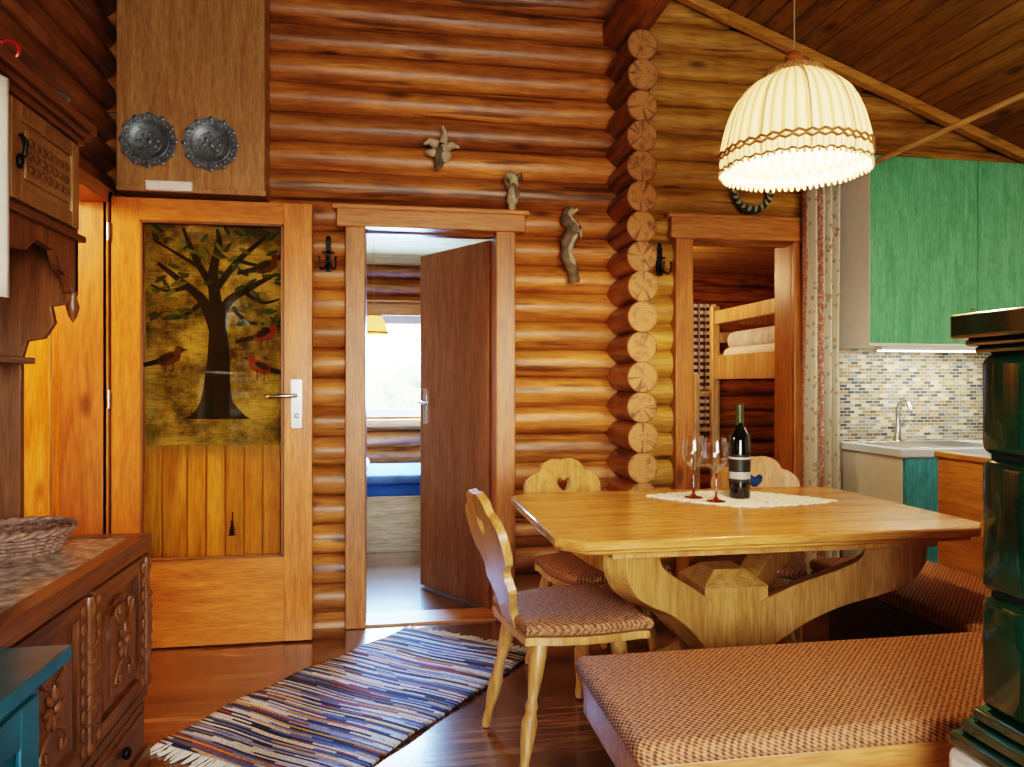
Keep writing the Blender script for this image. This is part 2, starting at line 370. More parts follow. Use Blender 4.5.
# left wall logs
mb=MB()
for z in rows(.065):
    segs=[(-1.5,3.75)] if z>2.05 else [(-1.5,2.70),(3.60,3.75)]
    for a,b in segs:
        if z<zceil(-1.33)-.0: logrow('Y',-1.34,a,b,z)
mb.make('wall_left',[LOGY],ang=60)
# rear + right walls
mb=MB()
for z in rows():
    if z<3.9:
        if .85<z<2.1:
            logrow('X',-1.55,-1.4,-.7,z); logrow('X',-1.55,1.9,4.0,z)
        else: logrow('X',-1.55,-1.4,min(4.0,max(.5,(3.27-z)/.36+1.7)),z)
mb.make('wall_rear',[LOGX])
mb=MB(); mb.box(3.95,4.05,-1.55,6.6,0,3); mb.make('wall_right',[PLAST])
# floor
mb=MB(); mb.box(-2.6,4.0,-1.6,6.6,-.05,0); mb.make('floor',[floor_mat()])
# sloped board ceiling
mb=MB(); x=-1.45
while x<4.05:
    x1=x+.0975
    V=[]
    for yy in (-1.6,3.9):
        V+=[(x,yy,zceil(x)),(x1,yy,zceil(x1)),(x1,yy,zceil(x1)+.02),(x,yy,zceil(x)+.02)]
    mb.put(V,[(0,1,2,3),(7,6,5,4),(0,4,5,1),(3,2,6,7),(0,3,7,4),(1,5,6,2)]); x+=.101
mb.make('ceiling',[CEILW],bevel=.006)
mb=MB(); mb.put([(-1.5,-1.65,zceil(-1.5)+.02),(0,-1.65,zceil(0)+.02),(4.1,-1.65,zceil(4.1)+.02),(-1.5,3.95,zceil(-1.5)+.02),(0,3.95,zceil(0)+.02),(4.1,3.95,zceil(4.1)+.02)],[(0,1,4,3),(1,2,5,4)]); mb.make('ceiling_underlay',[plain('roof_felt','#1a120a',.9)])
mb=MB(); mb.beam((.0,3.70,zceil(0)-.03),(4.0,3.70,zceil(4.0)-.03),.05,.05); mb.make('trim_1',[PINEX],bevel=.004)
# boxed panel above the glass door
mb=MB(); mb.box(-1.215,-.57,3.60,3.75,2.085,3.55); mb.box(-1.215,-.562,3.592,3.60,2.085,2.11)
mb.make('wall_boxing_panel',[PANEL],bevel=.003)
# pine cladding behind glass door
mb=MB(); x=-1.25
while x<-.42:
    w=random.choice([.085,.1,.11]); mb.box(x+.003,min(x+w,-.40),3.66,3.74,0,2.07); x+=w
mb.make('wall_cladding',[PINEZ],bevel=.005)
# door frames
def frame(name,x0,x1,lx0,lx1,lt=2.105):
    mb=MB()
    mb.box(x0-.10,x0,3.715,3.75,0,1.985,1); mb.box(x1,x1+.10,3.715,3.75,0,1.985,1)
    mb.box(x0-.10,x0,3.75,3.93,0,2.06,1); mb.box(x1,x1+.06,3.75,3.93,0,2.06,1); mb.box(x0,x1,3.75,3.93,1.98,2.06,0)
    mb.box(lx0,lx1,3.70,3.75,1.98,lt,0); mb.box(lx0-.02,lx1+.02,3.69,3.75,lt-.02,lt+.005,0)
    mb.make(name,[FRX,FRZ],bevel=.006)
frame('trim_2',-.11,.54,-.25,.69,2.085); frame('trim_3',1.60,2.18,1.47,2.26)
mb=MB(); mb.box(-.11,.54,3.74,3.93,0,.012); mb.box(1.6,2.18,3.74,3.93,0,.012); mb.make('trim_4',[FRX])
# left doorway frame + corridor
mb=MB(); mb.box(-1.44,-1.24,3.56,3.60,0,2.03,1); mb.box(-1.26,-1.235,3.56,3.64,0,2.08,1); mb.box(-1.44,-1.24,2.66,2.70,0,2.03,1); mb.box(-1.44,-1.235,2.6,3.62,2.02,2.09,0)
mb.make('trim_5',[wood('frame_y','#a5622a','#cc8646','Y',rough=.4,var=.1),FRZ],bevel=.004)
mb=MB(); x=-2.5
while x<-1.30:
    w=random.choice([.12,.14,.16]); mb.box(x+.002,x+w-.002,3.78,3.82,0,2.4); x+=w
y=2.2
while y<3.9:
    mb.box(-2.42,-2.38,y+.002,y+.138,0,2.4); y+=.14
mb.box(-2.5,-1.42,2.15,2.2,0,2.4); mb.box(-2.5,-1.42,2.15,3.9,2.3,2.35)
mb.make('wall_corridor',[PINEZ],bevel=.004)
mb=MB(); mb.box(-1.84,-1.79,3.72,3.78,0,2.1); mb.box(-1.46,-1.42,3.72,3.78,0,2.1); mb.make('trim_6',[FRZ],bevel=.004)
# bedrooms
mb=MB()
for z in rows():
    if z<2.35:
        if .95<z<1.80:
            logrow('X',6.58,-.9,-.38,z); logrow('X',6.58,.45,4.0,z)
        else: logrow('X',6.58,-.9,4.0,z)
mb.make('wall_bedroom_far',[LOGX])
mb=MB()
for z in rows(.065):
    if z<2.4: logrow('Y',-.88,3.9,6.6,z)
mb.make('wall_bedroom_left',[LOGXD])
mb=MB(); y=3.92
while y<6.6:
    mb.box(-.95,4.0,y+.002,y+.093,2.24,2.27); y+=.096
mb.box(-.95,4.0,3.9,6.65,2.275,2.3)
mb.make('ceiling_bedroom',[wood('ceil_light','#a8803c','#cfa665','X',rough=.4)],bevel=.004)
# windows
mb=MB()
for (a,b,d,e) in ((-.38,-.32,.92,1.8),(.39,.45,.92,1.8),(-.38,.45,.92,.99),(-.38,.45,1.73,1.8)): mb.box(a,b,6.50,6.58,d,e)
mb.box(-.45,.52,6.44,6.56,.84,.90,1); mb.box(-.47,-.38,6.47,6.5,.9,1.88,1); mb.box(.45,.54,6.47,6.5,.9,1.88,1); mb.box(-.47,.54,6.47,6.5,1.8,1.9,1)
mb.make('window_1',[WHITE,FRX],bevel=.004)
mb=MB()
for (a,b,d,e) in ((-.7,-.62,.85,2.15),(1.82,1.9,.85,2.15),(-.7,1.9,.85,.93),(-.7,1.9,2.07,2.15),(.56,.64,.93,2.07)): mb.box(a,b,-1.6,-1.48,d,e)
mb.make('added_rear_window',[FRX],bevel=.004)  # unseen rear window, added to give the fill light an opening
# ------------------------------------------------------------------ glass door (open against the wall)
dr=empty('door_1',(0,0,0))
mb=MB()
X0,X1=-1.226,-.352; Y0,Y1=3.57,3.61; GX0,GX1=-1.105,-.48; GZ0,GZ1=.405,1.95
mb.box(X0,GX0,Y0,Y1,.01,2.05,0); mb.box(GX1,X1,Y0,Y1,.01,2.05,0); mb.box(GX0,GX1,Y0+.0005,Y1,GZ1,2.05,1); mb.box(GX0,GX1,Y0+.0005,Y1,.01,GZ0,1)
for a,b,d,e in ((GX0,GX0+.012,GZ0,GZ1),(GX1-.012,GX1,GZ0,GZ1),(GX0,GX1,GZ0,GZ0+.012),(GX0,GX1,GZ1-.012,GZ1)): mb.box(a,b,Y0-.006,Y0+.01,d,e,2)
mb.make('leaf',[DOORZ,DOORX,wood('bead','#6a3c18','#8a5624','Z',knots=False)],bevel=.002,parent=dr)
mb=MB(); mb.box(GX0,GX1,3.588,3.592,GZ0,GZ1); mb.make('glass_pane',[PANE],parent=dr)
mb=MB(); mb.box(-.448,-.395,3.562,3.570,1.0,1.23)
mb.sweep([(-.42,3.565,1.155),(-.42,3.52,1.155),(-.43,3.515,1.155),(-.53,3.512,1.15),(-.545,3.52,1.148)],.009,10); mb.torus((-.42,3.56,1.06),.009,.003,rot=RX(pi/2))
mb.make('lever_handle',[STEEL],bevel=.002,parent=dr)
mb=MB()
for z in (.25,1.1,1.85): mb.sweep([(-1.236,3.565,z),(-1.236,3.565,z+.08)],.009,10)
mb.make('hinges',[STEEL],parent=dr)
# tapestry behind the glass
YT=.022
def TP(u,v): return (GX0+(u-142)/142*(GX1-GX0), GZ1-(v-222)*(GZ1-GZ0)/336)
tapm=NT('tapestry_cloth')
tc=tapm.add('ShaderNodeTexCoord'); n=tapm.add('ShaderNodeTexNoise'); n.inputs['Scale'].default_value=5; n.inputs['Detail'].default_value=10; n.inputs['Roughness'].default_value=.75; tapm.lk(tc.outputs['Object'],n.inputs['Vector'])
mpt=tapm.add('ShaderNodeMapping'); mpt.inputs['Scale'].default_value=(10,10,160); tapm.lk(tc.outputs['Object'],mpt.inputs[0])
n2=tapm.add('ShaderNodeTexNoise'); n2.inputs['Scale'].default_value=1.5; tapm.lk(mpt.outputs[0],n2.inputs['Vector'])
col=tapm.ramp(n.outputs['Fac'],[(.38,c('#443c1a')),(.48,c('#807034')),(.6,c('#b8a05a'))])
tapm.lk(tapm.mix(.7,col,tapm.ramp(n2.outputs['Fac'],[(.3,(.45,.45,.45,1)),(.65,(1,1,1,1))]),'MULTIPLY'),tapm.b.inputs['Base Color']); tapm.b.inputs['Roughness'].default_value=.9
mb=MB(); mb.M=Matrix.Translation((0,YT,0)); zb=TP(0,446)[1]
mb.grid(lambda u,v:(GX0+.004+u*(GX1-GX0-.008),3.614+.001*math.sin(u*20),zb+v*(GZ1-zb)),20,10)
for i in range(70):
    x=GX0+.006+i*(GX1-GX0-.012)/69; mb.sweep([(x,3.611,zb+.01),(x+random.uniform(-.004,.004),3.611,zb-random.uniform(.03,.06))],.0014,4,1)
cnt=[0]
def ribbon(P,R):
    V=[];cnt[0]+=1; y=3.6105-.00005*cnt[0]
    for i,p in enumerate(P):
        a=Vector(P[max(i-1,0)]);b=Vector(P[min(i+1,len(P)-1)]); t=(b-a).normalized(); nn=Vector((-t.y,t.x))
        V+=[(p[0]+nn.x*R[i],y,p[1]+nn.y*R[i]),(p[0]-nn.x*R[i],y,p[1]-nn.y*R[i])]
    return V,[(2*i,2*i+1,2*i+3,2*i+2) for i in range(len(P)-1)]
def br(pts,rad,m=2):
    P=[TP(a,b) for a,b in pts]
    P=cat([(a,b,0) for a,b in P],5,False); R=[rad[0]+(rad[1]-rad[0])*i/(len(P)-1) for i in range(len(P))]
    mb.put(*ribbon(P,R),m)
# trunk drawn as horizontal slices (left edge, right edge, height)
sl=[(178,190,419),(186,243,416),(192,238,411),(197,230,402),(200,228,390),(202,227,375),(204,227,360),(205,226,345),(206,224,330),(205,224,315),(206,222,300)]
sl[0]=(180,248,419)
V=[]
for a,b,v in sl:
    x0,z0=TP(a,v); x1,_=TP(b,v); V+=[(x0,3.609,z0),(x1,3.609,z0)]
mb.put(V,[(2*i,2*i+1,2*i+3,2*i+2) for i in range(len(sl)-1)],2)
for pts,r in [([(213,330),(200,300),(178,280),(155,262)],(.03,.008)),([(214,325),(225,300),(248,285),(275,270)],(.028,.007)),([(213,305),(210,270),(216,240),(214,226)],(.03,.006)),
 ([(212,290),(195,262),(185,240),(180,226)],(.018,.005)),([(214,285),(235,258),(255,240),(268,228)],(.018,.005)),([(185,285),(165,290),(148,284)],(.012,.004)),
 ([(240,288),(260,300),(278,296)],(.012,.004)),([(200,300),(180,315),(160,318)],(.012,.004)),([(230,305),(245,320),(270,322)],(.012,.004)),([(196,265),(170,250),(150,238)],(.01,.003)),([(236,258),(262,262),(280,250)],(.01,.003))]: br(pts,r)
def flat(cx,cy,rx,rz,ang,m,n=14):
    cnt[0]+=1;y=3.6085-.00004*(cnt[0]%60); x0,z0=TP(cx,cy); ca,sa=math.cos(ang),math.sin(ang)
    V=[(x0+math.cos(2*pi*i/n)*rx*ca-math.sin(2*pi*i/n)*rz*sa,y,z0+math.cos(2*pi*i/n)*rx*sa+math.sin(2*pi*i/n)*rz*ca) for i in range(n)]
    mb.put(V,[tuple(range(n))],m)
random.seed(3)
for i in range(70):
    u=random.uniform(147,280); v=random.uniform(226,330) if abs(u-213)>25 else random.uniform(226,290)
    flat(u,v,random.uniform(.020,.032),random.uniform(.008,.011),random.uniform(-1.2,1.2),3 if i%3 else 4)
def bird(cx,cy,s,m):
    flat(cx,cy,.055,.03,.35*s,m); flat(cx+s*10,cy-9,.02,.018,0,m); x,z=TP(cx+s*15,cy-9)
    y=3.605; mb.put([(x-s*.008,y,z+.006),(x-s*.008,y,z-.006),(x+s*.02,y,z-.001)],[(0,1,2)],2)
    x,z=TP(cx-s*10,cy+3); mb.put([(x,y,z+.014),(x,y,z-.012),(x-s*.085,y,z-.03),(x-s*.085,y,z-.012)],[(0,1,2,3)],2)
    for q in (-3,4):
        x,z=TP(cx+q,cy+4); mb.box(x-.002,x+.002,3.605,3.606,z-.045,z,2)
    flat(cx-s*2,cy-1,.035,.015,.45*s,2)
bird(166,358,1,5); bird(258,366,-1,6); bird(262,333,1,6); bird(264,263,1,5)
mb.make('tapestry',[tapm.m,plain('fringe','#b09a5c',.9),plain('applique_dark','#1e150c',.9),plain('leaf_green','#2e4018',.9),plain('leaf_olive','#565e20',.9),plain('bird_brown','#4e2c18',.9),plain('bird_red','#74301a',.9)])
mb=MB()
px,pz=TP(229,532)
for k in range(6): mb.lathe([(0,.0),(.02-.002*k,.006),(0,.014)],(px,3.637,pz-.03+.012*k),10)
mb.sweep([(px,3.637,pz+.03),(px,3.648,pz+.08)],.003,6); mb.make('pine_cone_ornament',[IRON])
# bedroom door (brown leaf, open inward)
d2=empty('door_2',(.54,3.90,0),pi-math.radians(59))
mb=MB(); mb.box(0,.65,-.02,.02,.012,1.97); mb.make('leaf',[BRDOOR],bevel=.003,parent=d2)
mb=MB(); 
for sgn in (-1,1):
    mb.box(.57,.61,sgn*.024-.004,sgn*.024+.004,.97,1.18)
    mb.sweep([(.59,sgn*.02,1.1),(.59,sgn*.07,1.1),(.58,sgn*.075,1.1),(.48,sgn*.075,1.095)],.009,10)
mb.make('lever_handle',[STEEL],bevel=.002,parent=d2)
# ------------------------------------------------------------------ wall decor
def plate(name,x,z):
    mb=MB(); pr=[(0,.0),(.06,.0),(.075,.005),(.085,.011),(.112,.014),(.118,.016),(.119,.019),(.112,.0185),(.085,.0155),(.074,.010),(.06,.005),(0,.005)]
    mb.lathe(pr,(x,3.598,z),72,0,R=RX(pi/2))
    for k in range(28):
        a=2*pi*k/28; mb.blob((x+.1*math.cos(a),3.5815,z+.1*math.sin(a)),(.007,.0025,.007),0,8)
    for k in range(12):
        a=2*pi*k/12; mb.blob((x+.116*math.cos(a),3.581,z+.116*math.sin(a)),(.012,.003,.012),0,8)
    mb.torus((x,3.582,z),.087,.0025,rot=RX(pi/2),n=36); mb.torus((x,3.592,z),.055,.002,rot=RX(pi/2),n=36)
    for k in range(8): mb.blob((x+.033*math.cos(k*.785),3.592,z+.033*math.sin(k*.785)),(.012,.003,.006),0,8,R=RY(-k*.785))
    mb.blob((x,3.592,z),(.013,.004,.016),0,8)
    mb.make(name,[PEWTER])
plate('pewter_plate',-1.073,2.315); plate('pewter_plate',-.805,2.312)
mb=MB(); mb.box(-1.085,-.885,3.575,3.60,2.088,2.132,0)
for k in range(4): mb.box(-1.08+k*.05,-1.035+k*.05,3.571,3.576,2.093,2.127,0)
mb.make('light_switch_panel',[plain('switch_white','#e9e6dc',.3)],bevel=.003)
HORN=plain('driftwood_pale','#aa9a7e',.7,noise=.35,nscale=25,bump=.6); HORN2=plain('driftwood_dark','#645644',.8,noise=.5,nscale=25,bump=.6)
mb=MB(); mb.blob((.257,3.715,2.365),(.045,.035,.055),1,12); mb.sweep([(.24,3.70,2.40),(.20,3.69,2.415),(.175,3.68,2.395)],[.026,.018,.007],8,0); mb.sweep([(.27,3.70,2.41),(.28,3.69,2.455),(.265,3.68,2.49)],[.022,.015,.006],8,0); mb.sweep([(.27,3.70,2.38),(.32,3.69,2.40),(.35,3.68,2.385)],[.026,.018,.007],8,0); mb.sweep([(.25,3.71,2.36),(.25,3.70,2.30),(.235,3.69,2.27)],[.032,.022,.008],8,1); mb.blob((.225,3.70,2.36),(.045,.015,.022),0); mb.blob((.28,3.695,2.35),(.03,.015,.035),0)
mb.make('root_wood_ornament',[HORN,HORN2])
mb=MB(); mb.sweep(cat([(.60,3.72,2.27),(.625,3.70,2.25),(.63,3.70,2.19),(.62,3.70,2.13),(.625,3.71,2.09)],4,False),[.008]+[.024]*7+[.03]*5+[.02]*3+[.01],10,0); mb.sweep([(.64,3.70,2.25),(.665,3.69,2.27),(.67,3.69,2.24)],[.018,.014,.006],8,1); mb.sweep([(.61,3.70,2.2),(.585,3.69,2.23),(.58,3.69,2.25)],[.018,.01,.004],8,1)
mb.sweep([(.62,3.685,2.22),(.64,3.67,2.19),(.635,3.675,2.14)],[.01,.014,.006],8,1)
mb.make('root_wood_ornament',[HORN,HORN2])
mb=MB(); P=cat([(.92,3.72,2.12),(.90,3.70,2.06),(.935,3.68,2.0),(.905,3.69,1.93),(.90,3.69,1.86),(.93,3.69,1.80),(.945,3.70,1.73)],4,False)
mb.sweep(P,[.012+.03*math.sin(min(1,i/14)*pi*.8)+.004*math.sin(i*1.7) for i in range(len(P))],10,1); mb.sweep([(p[0]+.016,p[1]-.024,p[2]) for p in P[1:20]],[.006]+[.015]*17+[.005],8,0); mb.sweep([(.93,3.68,2.0),(.965,3.66,1.99),(.97,3.65,1.95)],[.018,.012,.004],8,0); mb.sweep([(.92,3.68,2.08),(.955,3.67,2.1)],[.016,.006],8,0)
mb.make('driftwood_branch',[HORN,HORN2])
def hook(name,x,z,y=3.738):
    mb=MB(); mb.box(x-.012,x+.012,y-.006,y+.006,z-.07,z+.08); mb.blob((x,y,z+.09),(.012,.008,.018),0); mb.box(x-.03,x+.03,y-.006,y+.004,z+.02,z+.030)
    for s in (-1,0,1): mb.sweep(cat([(x,y,z-.02),(x+s*.025,y-.03,z-.06),(x+s*.038,y-.055,z-.05),(x+s*.038,y-.06,z-.015)],5,False),.0045,8); mb.blob((x+s*.038,y-.06,z-.01),(.007,.007,.007))
    mb.make(name,[IRON])
hook('wrought_iron_coat_hook',-.29,1.83); hook('wrought_iron_coat_hook',1.42,1.85)
mb=MB(); mb.torus((1.93,3.72,2.235),.10,.012,0,rot=RX(pi/2))
for k in range(36):
    a=2*pi*k/36; mb.blob((1.93+.103*math.cos(a),3.70,2.235+.085*math.sin(a)),(.024,.006,.010),(1 if k%2==0 else 0),8,R=RY(-a+.6*(-1)**k))
mb.make('leaf_wreath',[plain('wreath_dark','#2a3020',.7),plain('wreath_pale','#8a9078',.7)])
# ------------------------------------------------------------------ dresser
mb=MB()
XF=-.775; DY0,DY1=1.60,2.53; XB=-1.245; DT=.73
mb.box(XB,XF,DY0,DY1,.06,.69,0)
mb.box(XB,-.752,DY0-.015,DY1+.015,.692,.715,1)
mb.box(XB,-.762,DY0-.005,DY1+.005,.672,.692,1)
mb.box(XB,-.752,DY1-.045,DY1+.015,.715,DT,1); mb.box(-.80,-.752,DY0-.015,DY1-.045,.715,DT,1); mb.box(XB,-.80,DY0-.015,DY0+.03,.715,DT,1)
mb.box(XB,-.80,DY0+.03,DY1-.045,.715,.727,2)
mb.box(XB,XF+.02,DY0-.01,DY1+.01,0,.055,1); mb.box(XB,XF+.014,DY0-.006,DY1+.006,.215,.24,1)
for y0 in (DY0+.03,DY0+.49):
    y1=y0+.41
    mb.box(XF,XF+.014,y0,y1,.075,.205,1); mb.box(XF+.014,XF+.020,y0+.03,y1-.03,.095,.185,1)
    mb.blob((XF+.03,(y0+y1)/2,.14),(.012,.018,.018),3)
    mb.box(XF,XF+.016,y0,y0+.05,.25,.665,0); mb.box(XF,XF+.016,y1-.05,y1,.25,.665,0); mb.box(XF,XF+.016,y0+.05,y1-.05,.25,.295,1); mb.box(XF,XF+.016,y0+.05,y1-.05,.62,.665,1)
    ya,yb=y0+.075,y1-.075; ym=(ya+yb)/2
    arch=[(ya,.315),(yb,.315),(yb,.52)]+[(ym+(yb-ya)/2*math.cos(t*pi/10),.52+.08*math.sin(t*pi/10)) for t in range(1,10)]+[(ya,.52)]
    mb.prism(arch,XF-.002,XF+.012,'YZ',0)
    arch2=[(ym+(p[0]-ym)*.8,.455+(p[1]-.455)*.85) for p in arch]; mb.prism(arch2,XF+.01,XF+.02,'YZ',0)
    for k in range(8):
        a=k*pi/4; mb.blob((XF+.024,ym+.032*math.cos(a),.47+.032*math.sin(a)),(.008,.022,.011),4,8,R=RX(a))
    mb.blob((XF+.03,ym,.47),(.01,.014,.014),4)
    for s in (-1,1):
        for q in (-1,1):
            mb.sweep(cat([(XF+.022,ym+s*.02,.47+q*.05),(XF+.022,ym+s*.055,.47+q*.07),(XF+.022,ym+s*.07,.47+q*.10),(XF+.022,ym+s*.04,.47+q*.11),(XF+.022,ym+s*.04,.47+q*.085)],4,False),.006,6,4)
    for k in range(9): mb.blob((XF+.018,y0+.025,.28+.044*k),(.006,.014,.018),4,8); mb.blob((XF+.018,y1-.025,.28+.044*k),(.006,.014,.018),4,8)
for yc in (DY0+.012,DY0+.465,DY1-.015):
    mb.lathe([(.013,.25),(.02,.27),(.012,.3),(.018,.36),(.02,.45),(.017,.54),(.012,.6),(.02,.63),(.013,.66)],(XF+.012,yc,0),14,0)
    for k in range(6): mb.torus((XF+.012,yc,.34+.04*k),.019,.004,0,14,6,rot=RX(.5))
mb.box(XB+.06,XF-.05,DY1,DY1+.01,.29,.62,0)
stone=NT('dresser_top_cloth'); tc=stone.add('ShaderNodeTexCoord'); n=stone.add('ShaderNodeTexNoise'); n.inputs['Scale'].default_value=38; n.inputs['Detail'].default_value=6; stone.lk(tc.outputs['Object'],n.inputs['Vector'])
stone.lk(stone.ramp(n.outputs['Fac'],[(.32,c('#6e5446')),(.5,c('#9a8474')),(.68,c('#c4b4a0'))]),stone.b.inputs['Base Color']); stone.b.inputs['Roughness'].default_value=.25
mb.make('carved_dresser',[DARK,DARKY,stone.m,IRON,plain('carving','#6e4424',.35,noise=.25)],bevel=.003)
# hutch (wall cupboard with open niche)
mb=MB(); HX=-.965; HY0,HY1=1.6,2.53
mb.box(-1.25,HX,HY0,HY1,1.66,1.98,0)
mb.box(-1.25,HX+.03,HY0-.02,HY1+.02,1.98,2.0,1); mb.box(-1.25,HX+.045,HY0-.03,HY1+.03,2.0,2.03,1); mb.box(-1.25,HX+.015,HY0-.01,HY1+.01,1.96,1.98,1); mb.box(-1.25,HX+.02,HY0-.01,HY1+.01,1.655,1.675,1)
for y0 in (HY0+.03,HY0+.48):
    y1=y0+.42
    mb.box(HX,HX+.014,y0,y0+.05,1.69,1.95,2); mb.box(HX,HX+.014,y1-.05,y1,1.69,1.95,2); mb.box(HX,HX+.014,y0+.05,y1-.05,1.69,1.735,2); mb.box(HX,HX+.014,y0+.05,y1-.05,1.905,1.95,2)
    mb.box(HX,HX+.006,y0+.05,y1-.05,1.735,1.905,2); mb.box(HX+.006,HX+.014,y0+.075,y1-.075,1.755,1.885,2)
    ym=(y0+y1)/2
    for i in range(3):
        for j in range(7): mb.blob((HX+.016,y0+.1+j*.037,1.785+.035*i),(.006,.014,.014),3,8,R=RX(.7))
    mb.sweep([(HX+.03,y0+.03,1.80),(HX+.035,y0+.03,1.84),(HX+.02,y0+.03,1.86)],.006,8,4); mb.blob((HX+.02,y0+.03,1.79),(.01,.012,.02),4)
ap=[(HY0,1.66),(HY1,1.66),(HY1,1.50),(HY1-.05,1.49),(HY1-.08,1.54),(HY1-.13,1.55),(HY1-.17,1.60),(HY1-.28,1.61),(HY1-.34,1.57),(2.07,1.56)]
apm=[(2*2.065-y,z) for y,z in ap[2:-1]][::-1]
mb.prism(ap+apm,HX-.025,HX,'YZ',0)
sd=[(-1.25,1.66),(HX,1.66),(HX-.0,1.50),(HX-.02,1.46),(HX-.07,1.45),(HX-.06,1.40),(HX-.09,1.35),(HX-.14,1.34),(-1.12,1.28),(-1.12,.735),(-1.25,.735)]
for y in (HY0,HY1-.025): mb.prism(sd,y,y+.025,'XZ',0)
mb.box(-1.25,-1.235,HY0,HY1,.735,1.66,0); mb.box(-1.25,-1.08,HY0+.02,HY1-.02,1.27,1.29,1)
mb.lathe([(.0,1.40),(.012,1.42),(.02,1.45),(.012,1.48),(.018,1.50)],(HX-.012,HY1-.012,0),12,0)
mb.make('carved_wall_hutch',[DARK,DARKY,wood('hutch_door','#7a5630','#9c7446','Z',knots=False),plain('hutch_carve','#5c3c20',.5),IRON],bevel=.003)
# embroidered towel hanging from the hutch
mb=MB(); mb.grid(lambda u,v:(-.925+.008*math.sin(u*14),1.72+u*.27,1.42+v*.535),24,6); mb.sweep([(-.935,1.70,1.955),(-.935,2.01,1.955)],.008,8,1)
mb.make('hanging_towel',[plain('towel_white','#dedad0',.9,noise=.05),FRX],solid=.002)
# basket
WK=plain('wicker','#7a5a48',.7,noise=.5,nscale=60,bump=.5)
mb=MB(); bc=(-1.04,2.30)
for k in range(5):
    r=.105+.006*k; 
    pts=[(bc[0]+(r+.003*(-1)**i)*math.cos(2*pi*i/60),bc[1]+(r+.003*(-1)**i)*math.sin(2*pi*i/60),.737+.011*k) for i in range(61)]
    mb.sweep(pts,.0065,6)
for q in range(2):
    pts=[(bc[0]+(.14+.006*math.cos(10*2*pi*i/80+q*pi))*math.cos(2*pi*i/80),bc[1]+(.14+.006*math.cos(10*2*pi*i/80+q*pi))*math.sin(2*pi*i/80),.797+.006*math.sin(10*2*pi*i/80+q*pi)) for i in range(81)]
    mb.sweep(pts,.008,6)
mb.lathe([(0,.728),(.105,.728),(.107,.735),(0,.735)],(bc[0],bc[1],0),32)
for i in range(24):
    a=2*pi*i/24; mb.sweep([(bc[0]+.104*math.cos(a),bc[1]+.104*math.sin(a),.735),(bc[0]+.137*math.cos(a),bc[1]+.137*math.sin(a),.797)],.004,6)
mb.make('wicker_basket',[WK])
mb=MB(); mb.lathe([(.0,2.03),(.04,2.03),(.05,2.06),(.042,2.10),(.03,2.13),(.035,2.15),(.03,2.15),(.0,2.12)],(-1.05,2.16,0),24); mb.torus((-1.0,2.17,2.10),.025,.005,rot=RX(pi/2)); mb.make('red_enamel_jug',[plain('red_enamel','#a0201c',.25)])
mb=MB(); mb.lathe([(0,2.03),(.05,2.032),(.07,2.05),(.072,2.053),(.05,2.038),(0,2.036)],(-1.0,2.36,0),24); mb.make('small_dish',[plain('dish','#70757c',.3,.5)])
# teal cabinet
mb=MB(); mb.box(-1.24,-.655,.85,1.535,.0,.655); mb.box(-1.24,-.61,.83,1.57,.67,.70); mb.box(-1.24,-.635,.84,1.555,.655,.67)
for a,b,d,e in ((.88,.95,.05,.63),(1.44,1.51,.05,.63),(.95,1.44,.05,.12),(.95,1.44,.56,.63)): mb.box(-.655,-.643,a,b,d,e)
mb.box(-.655,-.648,1.0,1.39,.17,.51); mb.blob((-.63,1.42,.4),(.015,.012,.012))
mb.make('teal_painted_cabinet',[TEALP],bevel=.005)
# ------------------------------------------------------------------ table
tb=empty('dining_table',(1.215,2.565,0))
mb=MB(); hx,hy,ch=.725,.485,.075
def octo(e): return [(-hx+e+ch,-hy+e),(hx-e-ch,-hy+e),(hx-e,-hy+e+ch),(hx-e,hy-e-ch),(hx-e-ch,hy-e),(-hx+e+ch,hy-e),(-hx+e,hy-e-ch),(-hx+e,-hy+e+ch)]
mb.prism(octo(0),.72,.75,'XY',0); mb.prism(octo(.02),.705,.72,'XY',0)
mb.make('top',[LIGHTX],bevel=.006,parent=tb)
mb=MB()
mb.box(-.12,.12,-.12,.12,.0,.49); mb.put([(-.12,-.12,.49),(.12,-.12,.49),(.12,.12,.49),(-.12,.12,.49),(-.06,-.06,.54),(.06,-.06,.54),(.06,.06,.54),(-.06,.06,.54)],[(0,1,5,4),(1,2,6,5),(2,3,7,6),(3,0,4,7),(4,5,6,7)])
wing=cat([(.66,.67),(.65,.615),(.605,.555),(.52,.505),(.41,.455),(.30,.385),(.20,.30),(.09,.21)],5,False)+cat([(.09,.40),(.17,.455),(.26,.51),(.34,.55),(.41,.585),(.465,.625),(.475,.67),(.44,.705)],5,False)+[(.66,.705)]
foot=cat([(.09,.30),(.17,.24),(.27,.17),(.36,.12),(.43,.08),(.46,.04)],4,False)+[(.46,0),(.32,0),(.29,.03),(.20,.06),(.09,.08)]
ang=math.atan2(.40,.55)
for a in (ang,-ang,pi-ang,pi+ang):
    old=mb.M; mb.M=Matrix.Rotation(a,4,'Z'); mb.prism(wing,-.045,.045,'XZ'); mb.prism(foot,-.045,.045,'XZ'); mb.M=old
mb.box(-.55,.55,-.42,-.36,.68,.705); mb.box(-.55,.55,.36,.42,.68,.705)
mb.make('pedestal',[LIGHTZ],bevel=.008,parent=tb)
